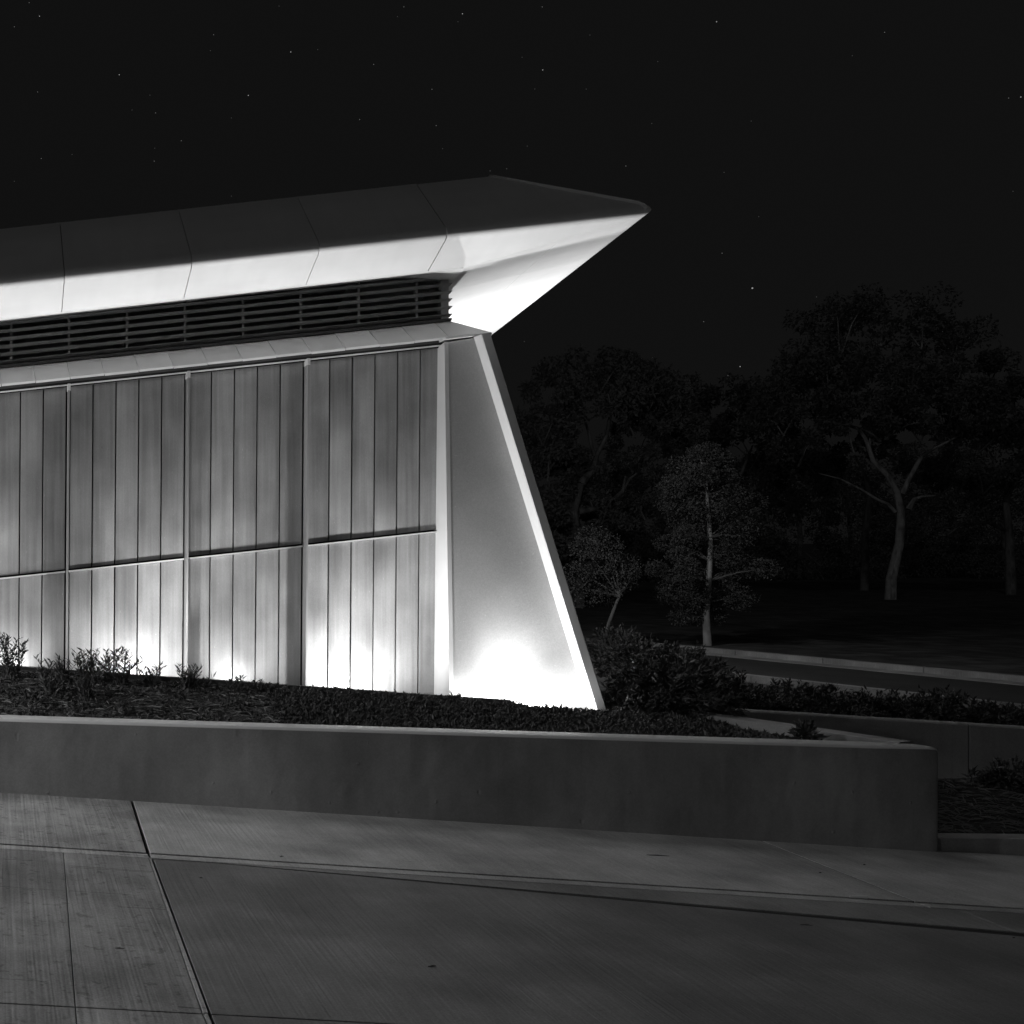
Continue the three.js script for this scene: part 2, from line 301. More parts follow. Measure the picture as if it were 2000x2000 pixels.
{ // lower retaining wall further back, in two cast lengths
  const w = tag(group('retaining_wall'), 'low dark concrete retaining wall below the hedge at right', 'retaining wall');
  const top = x => 0.34 - 0.061 * (x - 6.26);
  for (const [x0, x1] of [[5.9, 8.535], [8.55, 11.2], [11.215, 15]]) mesh('wall_length', loft([x0, x1].map(x => [W(x, -1.1, 11.74), W(x, top(x) - 0.012, 11.74), W(x, top(x), 11.752), W(x, top(x), 11.92), W(x, -1.1, 11.92)]), { crease: 0.3 }), M.wallLow, w);
  const k = tag(group('low_kerb'), 'low concrete kerb beside the corner of the planter wall', 'kerb');
  mesh('kerb_stone', loft([6.86, 6.875, 14].map((x, i) => { const y1 = (i ? -0.345 : -0.357) - 0.01 * (x - 6.9), g = groundY(x) - 0.2; return [W(x, g, 9.7), W(x, y1 - 0.015, 9.7), W(x, y1 - 0.004, 9.704), W(x, y1, 9.715), W(x, y1, 9.86), W(x, g, 9.86)]; }), { crease: 0.5 }), M.wallLow, k);
}

// ------------------------------------------------------------------ soil in the beds
const soilY = (x, d) => lerp(0.475 - 0.031 * x, 0.735 - 0.068 * x, smooth(9.7, 11.3, d)) - 0.08 * smooth(5.2, 6.4, x);
function sheet(x0, x1, d0, d1, step, yf) {                            // d0, d1 are functions of x
  const nx = Math.ceil((x1 - x0) / step), nd = 24, pos = [], pt = (i, j) => { const x = lerp(x0, x1, i / nx), d = lerp(d0(x), d1(x), j / nd); return W(x, yf(x, d), d); };
  for (let i = 0; i < nx; i++) for (let j = 0; j < nd; j++) { const q = [pt(i, j), pt(i + 1, j), pt(i + 1, j + 1), pt(i, j + 1)]; for (const k of [0, 1, 2, 0, 2, 3]) pos.push(q[k].x, q[k].y, q[k].z); }
  const g = new THREE.BufferGeometry(); g.setAttribute('position', new THREE.Float32BufferAttribute(pos, 3)); g.computeVertexNormals(); return boxUV(g);
}
const rough = (x, d) => 0.05 * (fbm((x + 20) / 16, d / 16, 40, 40, 3, 3) - 0.5);
const bedBack = x => x < 4.28 ? 11.2 : x < 5.24 ? 10.98 : Math.min(13.4, 9.72 + (6.70 - x) * 2.13);
structure(mesh('planter_soil', [
  sheet(-11, 4.28, () => 9.82, () => 11.2, 0.12, (x, d) => soilY(x, d) + rough(x, d)),
  sheet(4.28, 5.24, () => 9.82, () => 10.98, 0.08, (x, d) => soilY(x, d) + rough(x, d)),
  sheet(5.24, 6.66, () => 9.80, bedBack, 0.08, (x, d) => soilY(x, d) + rough(x, d)),
], M.soil), 'dark mulched soil filling the planter', 'soil');
structure(mesh('trench_floor', hexa([W(-11, 1.1, 11.2), W(5.6, -0.02, 10.95), W(5.6, -0.1, 10.95), W(-11, 0.9, 11.2)], [W(-11, 1.1, 12), W(5.6, -0.02, 12), W(5.6, -0.1, 12), W(-11, 0.9, 12)]), M.soil), 'sunken soil trench holding the uplights along the wall', 'soil');
structure(mesh('mulch_bed', sheet(6.0, 14, x => 9.84, () => 11.76, 0.12, (x, d) => -0.36 - 0.012 * (x - 6.9) + 0.09 * smooth(10, 11.7, d) + rough(x, d)), M.soil), 'dark mulch bed between the low kerb and the retaining wall', 'mulch');
{ // strip that edges the bed and hides the lights behind it
  const e = tag(group('bed_edging'), 'dark steel edging along the back of the planter bed', 'edging');
  const y = x => 0.770 - 0.068 * x;
  for (let x = -11; x < 4.2; x += 2.4) { const a = x, b = Math.min(x + 2.394, 4.3); mesh('edging_board', hexa([W(a, y(a) - 0.34, 11.2), W(b, y(b) - 0.34, 11.2), W(b, y(b), 11.2), W(a, y(a), 11.2)], [W(a, y(a) - 0.34, 11.235), W(b, y(b) - 0.34, 11.235), W(b, y(b), 11.235), W(a, y(a), 11.235)]), M.darkMetal, e); }
  mesh('edging_board', hexa([W(4.3, 0.10, 10.98), W(5.28, 0.02, 10.98), W(5.28, 0.37, 10.98), W(4.3, 0.425, 10.98)], [W(4.3, 0.10, 11.005), W(5.28, 0.02, 11.005), W(5.28, 0.37, 11.005), W(4.3, 0.425, 11.005)]), M.darkMetal, e);
  mesh('edging_board', block(4.285, 4.31, 0.05, 0.46, 10.99, 11.22), M.darkMetal, e);
}

// ------------------------------------------------------------------ building
const building = tag(group('building'), 'low wedge shaped building with white cantilevered roof and uplit plank wall', 'building');
const D = 11.82;
const fx = (u, v) => u - (v - 760) * 0.0075;                           // the plank wall leans a touch
const P = (u, v, d = D) => { const p = at(fx(u, v), v, D); p.z = -d; return p; };   // point laid out on the plank plane, moved to depth d
const vTop = u => 769 - 0.106 * u, vMid = u => 1128 - 0.1073 * u, vBot = u => 1390 + 0.068 * u;
const endX = y => 4.20 + (3.56 - y) * 0.3208;                           // raked end of the building
const panD = y => lerp(11.64, 11.43, (3.557 - y) / 3.06);              // battered end panel

{ // solid body behind the cladding
  const sec = d => { const s = (d - 11.9) * 0.171 - 0.12; return [W(-9, 0.1, d), W(endX(0.1) + s, 0.1, d), W(endX(3.45) + s - 0.05, 3.2 + 0.105 * 4, d), W(-9, 3.2 - 0.945, d)]; };
  mesh('wall_core', hexa(sec(11.88), sec(20)), M.dark, building);
  const endSec = d => { const s = (d - 11.7) * 0.171; return [W(endX(0.1) + s - 0.02, 0.1, d), W(endX(0.1) + s - 0.1, 0.1, d), W(endX(3.6) + s - 0.1, 3.6, d), W(endX(3.6) + s - 0.02, 3.6, d)]; };
  mesh('end_wall', hexa(endSec(11.75), endSec(20)), M.panel, building);
}
{
  const r = rngOf(4), wall = group('plank_wall', building);
  const pick = () => M.plank[Math.floor(r() * 4)];
  const plank = (u0, u1, up) => {
    const a = u0 + 1.3, b = u1 - 1.3, t = (u) => up ? vTop(u) : vMid(u) + 4.6, e = (u) => up ? vMid(u) - 2.2 : vBot(u), off = r() * 0.004;
    const face = d => [P(a, e(a), d), P(b, e(b), d), P(b, t(b), d), P(a, t(a), d)];
    const bev = d => [P(a + 0.7, e(a) - 0.7, d), P(b - 0.7, e(b) - 0.7, d), P(b - 0.7, t(b) + 0.7, d), P(a + 0.7, t(a) + 0.7, d)];
    mesh('plank', loft([face(D + 0.03), face(D + 0.003 + off), bev(D + off)], { crease: 0, ox: r() * 7, oy: r() * 7 }), pick(), wall);
  };
  const fins = []; for (let k = -9; k <= 2; k++) fins.push(133.5 + 231.3 * k);
  fins.forEach((u, k) => {
    const fin = (v0, v1, w, p0, p1) => hexa([P(u - w, v1, D - p1), P(u + w, v1, D - p1), P(u + w, v0, D - p1), P(u - w, v0, D - p1)], [P(u - w, v1, D + p0), P(u + w, v1, D + p0), P(u + w, v0, D + p0), P(u - w, v0, D + p0)]);
    const f = mesh('fin', fin(vTop(u) - 1, vBot(u), 1.6, 0.04, 0.13), M.finTrim, wall);
    mesh('fin_cap', fin(vTop(u) - 2, vTop(u) + 10, 2.8, 0.03, 0.137), M.trim, f);
    const end = k + 1 < fins.length ? fins[k + 1] - 3.5 : 858, start = u + 3.5;
    if (k + 1 < fins.length) { const s = (end - start) / 5; for (let i = 0; i < 5; i++) { plank(start + i * s, start + (i + 1) * s, true); plank(start + i * s, start + (i + 1) * s, false); } }
    else for (let i = 0; i < 6; i++) { const a = start + i * 44.3, b = Math.min(a + 44.3, end); plank(a, b, true); plank(a, b, false); }
    // thin flashing between the upper and lower boards
    mesh('seam_flashing', hexa([P(start, vMid(start) + 4.0, D - 0.02), P(end, vMid(end) + 4.0, D - 0.02), P(end, vMid(end) + 1.2, D - 0.02), P(start, vMid(start) + 1.2, D - 0.02)], [P(start, vMid(start) + 4.0, D + 0.04), P(end, vMid(end) + 4.0, D + 0.04), P(end, vMid(end) + 1.0, D + 0.04), P(start, vMid(start) + 1.0, D + 0.04)]), M.trim, wall);
  });
  mesh('base_rail', hexa([P(-2000, vBot(-2000) - 60 + 12, D - 0.02), P(856, 1361 + 8, D - 0.02), P(856, 1357, D - 0.02), P(-2000, 1357 - 0.068 * 2856, D - 0.02)], [P(-2000, vBot(-2000) - 48, D + 0.02), P(856, 1369, D + 0.02), P(856, 1357, D + 0.02), P(-2000, 1357 - 0.068 * 2856, D + 0.02)]), M.trim, wall);
  const rail = (u0, u1, v0, v1, d0, d1) => hexa([P(u0, vTop(u0) + v1, d0), P(u1, vTop(u1) + v1, d0), P(u1, vTop(u1) + v0, d0), P(u0, vTop(u0) + v0, d0)], [P(u0, vTop(u0) + v1, d1), P(u1, vTop(u1) + v1, d1), P(u1, vTop(u1) + v0, d1), P(u0, vTop(u0) + v0, d1)]);
  mesh('head_rail', rail(-2000, 868, -3.5, -1.0, D - 0.035, D + 0.04), M.trim, wall);
  mesh('head_channel', rail(-2000, 925, -20, -3.7, D + 0.0, D + 0.05), M.darkMetal, wall);
}
{ // white corner jamb, battered end panel, raked post
  const g = group('end_bay', building);
  const jl = (y, d) => W(lerp(855, 848, (3.557 - y) / 3.06) / F * D, y, d), yT = 3.557, yB = 0.1;
  const jo = (y, dx = 0) => W(lerp(868, 878, (3.557 - y) / 3.06) / F * panD(y) + dx, y, panD(y));
  const jt = y => y;
  mesh('corner_jamb', hexa([jo(yB, 0), jo(yB, 0.035), jo(jt(yT) + 0.0, 0.035), jo(yT, 0)], [W(jl(yB, 0).x, yB, D + 0.05), W(jl(yB, 0).x + 0.08, yB, D + 0.05), W(jl(yT, 0).x + 0.08, yT - 0.03, D + 0.05), W(jl(yT, 0).x, yT - 0.03, D + 0.05)]), M.trim, g);
  const pl = y => lerp(872, 883, (3.557 - y) / 3.06) / F * panD(y), pr = y => lerp(925, 1144, (3.6 - y) / 3.15) / F * panD(y);
  const ring = (o) => [[yB, 0], [yB, 1], [3.60, 1], [3.555, 0]].map(([y, s]) => W(s ? pr(y) + 0.05 : pl(y), y, panD(y) + 0.004 + o));
  mesh('end_panel', hexa(ring(0), ring(0.05)), M.panel, g);
  const post = (y, d) => { const x = pr(y), f = panD(y) - 0.165; return [W(x, y, panD(y) + 0.1), W(x + 0.005, y, f + 0.008), W(x + 0.012, y, f), W(x + 0.082, y, f), W(x + 0.09, y, f + 0.008), W(x + 0.095, y, panD(y) + 0.1)]; };
  mesh('raked_post', loft([post(0.05), post(3.60)], { crease: 0.2 }), M.trim, g);
  const lip = y => { const x = pr(y) + 0.097; return [W(x, y, panD(y) - 0.03), W(x + 0.022, y, panD(y) - 0.03), W(x + 0.03, y, panD(y) + 0.3), W(x, y, panD(y) + 0.3)]; };
  mesh('post_flange', hexa(lip(0.05), lip(3.49)), M.flashing[0], g);
  mesh('panel_head', hexa([W(3.89, 3.575, 11.60), W(4.13, 3.605, 11.60), W(4.13, 3.625, 11.60), W(3.89, 3.597, 11.60)], [W(3.89, 3.575, 11.8), W(4.13, 3.605, 11.8), W(4.13, 3.625, 11.8), W(3.89, 3.597, 11.8)]), M.flashing[1], g);
}
{ // sloping flashing ledge of lapped panels
  const g = group('ledge', building), r = rngOf(2);
  const yb = x => 3.375 + 0.105 * x, yf = x => 3.188 + 0.105 * x;
  const piece = (xb0, xb1, xf0, xf1, k) => { const l = 0.003 * (k & 1);
    return loft([[W(xf0, yf(xf0) - 0.02, 11.665), W(xf1, yf(xf1) - 0.02, 11.665), W(xf1, yf(xf1), 11.66), W(xf0, yf(xf0), 11.66)].map(p => p.setY(p.y + l)), [W(xb0, yb(xb0) - 0.02, 12.02), W(xb1, yb(xb1) - 0.02, 12.02), W(xb1, yb(xb1), 12.02), W(xb0, yb(xb0), 12.02)].map(p => p.setY(p.y + l))], { crease: 0, ox: r() * 5 }); };
  for (let k = -33; k < 10; k++) {
    const a = 0.905 + 0.3017 * k + 0.003, b = a + 0.3017 - 0.006;
    const o = mesh('ledge_panel', piece(a, b, a + 0.012, b + 0.012, k), M.flashing[((k % 3) + 3) % 3], g);
    mesh('lap_rib', hexa([W(a - 0.004, yf(a) + 0.001, 11.662), W(a + 0.004, yf(a) + 0.001, 11.662), W(a + 0.004, yf(a) + 0.009, 11.662), W(a - 0.004, yf(a) + 0.009, 11.662)].map(p => p.setX(p.x + 0.012)), [W(a - 0.004, yb(a) + 0.001, 12.02), W(a + 0.004, yb(a) + 0.001, 12.02), W(a + 0.004, yb(a) + 0.009, 12.02), W(a - 0.004, yb(a) + 0.009, 12.02)]), M.flashing[0], o);
  }
  mesh('corner_ledge_panel', piece(3.925, 4.06, 3.937, 4.31, 1), M.flashing[2], g);
  // mitred return along the end of the building
  const e = (x, y, d) => W(x + (d - 11.66) * 0.171, y, d);
  mesh('end_ledge_panel', hexa([W(4.06, yb(4.06), 12.02), W(4.31, yf(4.31), 11.66), W(4.31, yf(4.31) - 0.02, 11.665), W(4.06, yb(4.06) - 0.02, 12.02)], [e(4.02, yb(4.06), 20), e(4.31, yf(4.31), 20), e(4.31, yf(4.31) - 0.02, 20), e(4.02, yb(4.06) - 0.02, 20)]), M.flashing[1], g);
  // black strip below the lip, painted in for the shade of the recess
  const gx = x => [W(x, yf(x) - 0.068, 11.795), W(x, yf(x) - 0.026, 11.795), W(x, yf(x) - 0.026, 11.95), W(x, yf(x) - 0.068, 11.95)];
  mesh('gutter', hexa(gx(-9), gx(4.2)), M.dark, g);
}
{ // louvred clerestory
  const g = group('louver', building), y0 = x => 3.39 + 0.105 * x, X0 = -9, X1 = 4.05;
  for (let k = 0; k < 9; k++) {
    const h = 0.062 + k * 0.0695, tip = (x, e) => [W(x, y0(x) + h, 12.06), W(x + e, y0(x) + h - 0.010, 12.0), W(x + e * 0.5, y0(x) + h - 0.036, 12.035), W(x, y0(x) + h - 0.03, 12.06)];
    mesh('slat', loft([tip(X0, 0), tip(X1, 0.03)], { crease: 0 }), M.louver, g);
    // the same blade turns the corner
    const side = d => { const x = X1 + (d - 12.03) * 0.171; return [W(x - 0.03, y0(X1) + h, d), W(x + 0.03, y0(X1) + h - 0.012, d), W(x - 0.002, y0(X1) + h - 0.05, d), W(x - 0.03, y0(X1) + h - 0.05, d)]; };
    mesh('end_slat', loft([side(12.02), side(19)], { crease: 0 }), M.louver, g);
  }
  for (let k = -17; k < 8; k++) { const x = (22 + 113.4 * k) / F * 12.03 ; if (x > X0 && x < 3.95) mesh('mullion', hexa([W(x - 0.009, y0(x) - 0.02, 12.05), W(x + 0.009, y0(x) - 0.02, 12.05), W(x + 0.009, y0(x) + 0.66, 12.05), W(x - 0.009, y0(x) + 0.66, 12.05)], [W(x - 0.009, y0(x) - 0.02, 12.12), W(x + 0.009, y0(x) - 0.02, 12.12), W(x + 0.009, y0(x) + 0.66, 12.12), W(x - 0.009, y0(x) + 0.66, 12.12)]), M.louver, g); }
  mesh('corner_frame', hexa([W(3.985, y0(3.98) + 0.0, 12.022), W(4.052, y0(4.05) + 0.0, 12.022), W(4.052, y0(4.05) + 0.66, 12.022), W(3.985, y0(3.98) + 0.66, 12.022)], [W(3.985, y0(3.98), 12.2), W(4.07, y0(4.05), 12.2), W(4.07, y0(4.05) + 0.66, 12.2), W(3.985, y0(3.98) + 0.66, 12.2)]), M.louver, g);
  mesh('sill', hexa([W(X0, y0(X0) - 0.012, 11.99), W(X1 + 0.02, y0(X1) - 0.012, 11.99), W(X1 + 0.02, y0(X1) + 0.012, 11.99), W(X0, y0(X0) + 0.012, 11.99)], [W(X0, y0(X0) - 0.012, 12.25), W(X1 + 0.02, y0(X1) - 0.012, 12.25), W(X1 + 0.02, y0(X1) + 0.012, 12.25), W(X0, y0(X0) + 0.012, 12.25)]), M.darkMetal, g);
  const back = x => [W(x, y0(x) - 0.3, 14), W(x, y0(x) + 0.75, 14), W(x, y0(x) + 0.75, 14.05), W(x, y0(x) - 0.3, 14.05)];
  mesh('backing', hexa(back(X0), back(3.98)), M.louver, g);
  const floor = x => [W(x, y0(x) - 0.06, 12.03), W(x, y0(x) - 0.03, 12.03), W(x, y0(x) - 0.03, 14), W(x, y0(x) - 0.06, 14)];
  mesh('louver_floor', hexa(floor(X0), floor(3.98)), M.louver, g);
  const eb = d => { const x = 4.0 + (d - 12.03) * 0.171; return [W(x - 0.04, y0(4) - 0.05, d), W(x, y0(4) - 0.05, d), W(x, y0(4) + 0.75, d), W(x - 0.04, y0(4) + 0.75, d)]; };
  mesh('end_backing', hexa(eb(12.12), eb(19.5)), M.louver, g);
}
{ // faceted white roof: sloped fascia, rounded nose, inclined soffit, hip at the prow
  const g = group('roof', building);
  const T = x => W(x, 4.559 + 0.109 * x, 11.75), N = x => W(x, 3.933 + 0.1105 * x, 10.9), I = x => W(x, 3.727 + 0.1114 * x, 11.45);
  const curve = (t, n, i, ra = 0.16, rb = 0.13) => {                   // fascia, rounded nose, soffit
    const a = n.clone().lerp(t, Math.min(0.45, ra / n.distanceTo(t))), b = n.clone().lerp(i, Math.min(0.45, rb / n.distanceTo(i))), pts = [t, t.clone().lerp(a, 0.5), a];
    for (let k = 1; k < 12; k++) { const s = k / 12; pts.push(a.clone().multiplyScalar((1 - s) ** 2).addScaledVector(n, 2 * s * (1 - s)).addScaledVector(b, s * s)); }
    pts.push(b, b.clone().lerp(i, 0.5), i); return pts;
  };
  const inset = V(0, 0.012, -0.03);
  const skin = (rings) => {                                             // a sheet with thickness
    const out = rings.map(r => [...r, ...r.slice().reverse().map(p => p.clone().add(inset))]);
    return loft(out, { crease: 0.45 });
  };
  const Te = T(4.352), Ne = W(5.49, 4.542, 10.9), Ie = W(4.0, 4.173, 11.45), G = 0.003;
  const hip = () => curve(Te, Ne, Ie, 0.30, 0.30);
  for (let k = -9; k < 3; k++) { const a = 0.53 + 1.05 * k + G, b = 0.53 + 1.05 * (k + 1) - G; mesh('roof_panel', skin([curve(T(a), N(a), I(a)), curve(T(b), N(b), I(b))]), M.paint, g); }
  const a0 = curve(T(3.685), N(3.685), I(3.685)), h0 = hip(), steps = [0, 0.25, 0.5, 0.75, 1];
  mesh('prow_panel', skin(steps.map(s => a0.map((p, i) => p.clone().lerp(h0[i], s)))), M.paint, g);
  // the end side: upper fascia and nose, then two rows of soffit panels
  const back = (p, d) => W(p.x + 0.171 * (d + p.z), p.y, d);
  const endRing = (pts, d) => pts.map(p => back(p, d));
  const upper = h0.slice(0, 15), lowerA = h0[14], lowerB = h0[16];
  const insetE = V(-0.03, 0.02, 0), skinE = rings => loft(rings.map(r => [...r, ...r.slice().reverse().map(p => p.clone().add(insetE))]), { crease: 0.45 });
  mesh('end_fascia', skinE([upper, endRing(upper, 20)]), M.paint, g);
  const q = (s, d) => { const p = lowerA.clone().lerp(lowerB, s); return d === null ? p : back(p, d); };
  for (const [s0, s1] of [[0, 0.42], [0.424, 1]]) {
    const cuts = [null, 12.6, 14.2, 15.8, 17.4, 20];
    for (let k = 0; k + 1 < cuts.length; k++) { const c0 = cuts[k], c1 = cuts[k + 1] - 0.004; mesh('end_soffit_panel', skinE([[q(s0, c0), q((s0 + s1) / 2, c0), q(s1, c0)], [q(s0, c1), q((s0 + s1) / 2, c1), q(s1, c1)]]), M.paint, g); }
  }
  // backing behind the open joints, ceiling strip above the louvres, roof deck
  const off = p => p.clone().add(V(0, 0.03, -0.08));
  const core = x => [off(T(x)), off(N(x)).add(V(0, 0.02, -0.08)), off(I(x))];
  mesh('roof_core', loft([core(-9), core(3.7)], { crease: 0 }), M.paint, g);
  const ceil = x => [I(x), I(x).add(V(0, 0.02, 0)), W(x, 4.05 + 0.1114 * x, 14.1), W(x, 4.03 + 0.1114 * x, 14.1)];
  mesh('ceiling_strip', hexa(ceil(-9), ceil(3.98)), M.paint, g);
  const ceilE = d => { const p = back(Ie, d); return [p, p.clone().add(V(0, 0.02, 0)), p.clone().add(V(-0.9, 0.06, 0)), p.clone().add(V(-0.9, 0.04, 0))]; };
  mesh('ceiling_strip', hexa(ceilE(11.5), ceilE(20)), M.paint, g);
  const deck = [T(-9), Te.clone(), back(Te, 20), W(-9, 4.559 - 0.981, 20)];
  mesh('roof_deck', hexa(deck.map(p => p.clone().add(V(0, -0.015, 0))), deck.map(p => p.clone().add(V(0, -0.06, 0)))), M.paint, g);
}

// ------------------------------------------------------------------ lamps
function uplight(x, y, d, candela, label, tilt = 0.7, side = 0, angle = 1.5, pen = 0.9) {
  const o = tag(group('uplight'), label, 'uplight', 'garden uplights at the foot of the walls');
  const dir = V(side, 1, -tilt).normalize(), base = W(x, y, d), lens = base.clone().addScaledVector(dir, 0.02);
  const q = new THREE.Quaternion().setFromUnitVectors(V(0, 1, 0), dir);
  const can = new THREE.LatheGeometry([[0.0, -0.13], [0.035, -0.13], [0.045, -0.12], [0.055, -0.02], [0.06, 0.0], [0.06, 0.018], [0.052, 0.018], [0.052, 0.004]].map(([a, b]) => new THREE.Vector2(a, b)), 20);
  const m = mesh('housing', boxUV(can.applyQuaternion(q).translate(base.x, base.y, base.z)), M.darkMetal, o);
  const glow = new THREE.MeshStandardMaterial({ color: 0x222222, roughness: 0.3, side: THREE.DoubleSide }); glow.emissive.setRGB(1, 1, 1); glow.emissiveIntensity = 1.5;
  mesh('lamp_lens', new THREE.CircleGeometry(0.05, 20).rotateX(-Math.PI / 2).applyQuaternion(q).translate(base.x, base.y, base.z).translate(dir.x * 0.006, dir.y * 0.006, dir.z * 0.006), glow, o);
  mesh('stake', tube([base.clone().addScaledVector(dir, -0.12), W(x, y - 0.3, d)], [0.012, 0.008], 6), M.darkMetal, o);
  const s = new THREE.SpotLight(0xffffff, candela, 0, angle, pen, 2);
  s.name = 'uplight_beam'; s.position.copy(lens); s.target.position.copy(lens).addScaledVector(dir, 3); s.castShadow = true; s.shadow.radius = 1.8;
  o.add(s, s.target);
  return o;
}
const upY = x => 0.64 - 0.068 * x;
for (const [u, I, s, label] of [
  [-1160, 10, 0.55, 'uplight in the trench furthest left along the plank wall'], [-700, 10, 0.55, 'uplight in the trench well left of the picture edge'], [-215, 9, 0.55, 'uplight in the trench just outside the left edge'],
  [272, 6.5, 0.55, 'uplight behind the bushy weeds between the first two fins'], [690, 9, 0.55, 'uplight behind the edging at the brightest plank bay']]) { const x = u / 220; uplight(x, upY(x), D - s, I, label); }
uplight(4.62, 0.21, 11.20, 4.2, 'uplight at the foot of the end panel nearest the raked post', 0.4, 0, 1.52, 0.6);
uplight(4.10, 0.25, 11.29, 3.6, 'uplight at the foot of the end panel nearest the white jamb', 0.4, 0, 1.52, 0.6);
uplight(460 / 220, upY(460 / 220), D - 0.24, 1.5, 'added small fill light close to the planks of the dim third bay', 0.6);  // unseen lamp added for the glow at the foot of the planks
uplight(30 / 220, upY(30 / 220), D - 0.24, 1.5, 'added small fill light close to the planks at the left edge', 0.6);  // likewise an added lamp, brightens the plank foot at the left
for (const [x, y, d, label] of [[5.66, 0.40, 12.5, 'uplight by the shrub at the corner of the building end'], [5.96, 0.32, 14.4, 'middle uplight along the hidden end wall'], [6.4, 0.32, 16.4, 'rearmost uplight along the hidden end wall']]) uplight(x, y, d, d < 13 ? 17 : 70, label, 0, -0.02, d < 13 ? 1.3 : 0.75, 1);

for (const [u, I, label] of [[-1080, 11, 'added narrow fill light at the far left end of the trench'], [-630, 11, 'added narrow fill light in the trench well left of the frame'], [-150, 11, 'added narrow fill light in the trench just left of the frame'],
  [340, 11, 'added narrow fill light beside the second fin behind the edging'], [745, 11, 'added narrow fill light beside the flood at the brightest bay']]) { const x = u / 220; uplight(x, upY(x), D - 0.5, I, label, 0.0, 0, 0.8, 1); }  // unseen narrow beams added to brighten the soffit and upper wall
uplight(4.34, 0.24, 11.21, 10, 'added narrow fill light beside the flood below the end panel', 0, 0, 0.8, 1);  // one more added beam, lifts the soffit above the end panel

function streetLamp(x, y, d, h, candela, reach, label, turn, aim = [0, 0]) {            // post with a flat downward head
  const o = tag(group('street_lamp'), label, 'street lamp'), top = y + h, hx = x + reach * Math.cos(turn), hd = d + reach * Math.sin(turn);
  mesh('pole', tube([W(x, y, d), W(x, y + h * 0.5, d), W(x, top + 0.1, d)], [0.075, 0.06, 0.045], 12), M.darkMetal, o);
  mesh('base_plate', block(x - 0.18, x + 0.18, y, y + 0.03, d - 0.18, d + 0.18), M.darkMetal, o);
  mesh('arm', tube([W(x, top + 0.05, d), W(lerp(x, hx, 0.5), top + 0.12, lerp(d, hd, 0.5)), W(hx, top + 0.09, hd)], [0.035, 0.03, 0.03], 8), M.darkMetal, o);
  mesh('lamp_head', loft([[[-0.17, 0], [0.17, 0]], [[-0.16, 0.05], [0.16, 0.05]], [[-0.08, 0.1], [0.08, 0.1]]].map(([[a, yy], [b]]) => [W(hx + a, top + yy, hd - 0.12), W(hx + b, top + yy, hd - 0.12), W(hx + b, top + yy, hd + 0.12), W(hx + a, top + yy, hd + 0.12)]), { crease: 0 }), M.darkMetal, o);
  const glow = new THREE.MeshStandardMaterial({ color: 0x222222, side: THREE.DoubleSide }); glow.emissive.setRGB(1, 1, 1); glow.emissiveIntensity = 4;
  mesh('lamp_panel', new THREE.PlaneGeometry(0.3, 0.2).rotateX(Math.PI / 2).translate(hx, top - 0.004, -hd), glow, o);
  const s = new THREE.SpotLight(0xffffff, candela, 0, 1.42, 0.35, 2);
  s.name = 'lamp_beam'; s.position.set(hx, top - 0.03, -hd); s.target.position.set(hx + aim[0], y, -hd - aim[1]); s.castShadow = true; s.shadow.radius = 7;
  o.add(s, s.target); return o;
}
streetLamp(-8.6, 0.55, 7.4, 4.9, 310, 0.6, 'street lamp on the paving beyond the left edge', 0);
streetLamp(9.6, -1.1, 30, 7.2, 115, 1.2, 'street lamp beside the road behind the building', 0, [5, 4]);

// ------------------------------------------------------------------ plants
function leaves(list) {                                                  // each leaf: two folded triangles
  const pos = new Float32Array(list.length * 18); let k = 0; const s = V(), n = V();
  for (const [p, dir, len, wid, roll] of list) {
    s.set(dir.z, 0.15, -dir.x).cross(dir).normalize(); n.crossVectors(dir, s).normalize();
    const c = Math.cos(roll), q = Math.sin(roll), sx = s.x * c + n.x * q, sy = s.y * c + n.y * q, sz = s.z * c + n.z * q;
    const nx = n.x * c - s.x * q, ny = n.y * c - s.y * q, nz = n.z * c - s.z * q;
    const tx = p.x + dir.x * len, ty = p.y + dir.y * len, tz = p.z + dir.z * len, m = 0.45 * len, f = wid * 0.3;
    const mx = p.x + dir.x * m + nx * f, my = p.y + dir.y * m + ny * f, mz = p.z + dir.z * m + nz * f;
    const put = (x, y, z) => { pos[k++] = x; pos[k++] = y; pos[k++] = z; };
    put(p.x, p.y, p.z); put(mx + sx * wid, my + sy * wid, mz + sz * wid); put(tx, ty, tz);
    put(p.x, p.y, p.z); put(tx, ty, tz); put(mx - sx * wid, my - sy * wid, mz - sz * wid);
  }
  const g = new THREE.BufferGeometry(); g.setAttribute('position', new THREE.BufferAttribute(pos, 3)); g.computeVertexNormals(); return g;
}
const ball = r => { let x, y, z, l; do { x = 2 * r() - 1; y = 2 * r() - 1; z = 2 * r() - 1; l = x * x + y * y + z * z; } while (l > 1 || l < 1e-4); return V(x, y, z); };

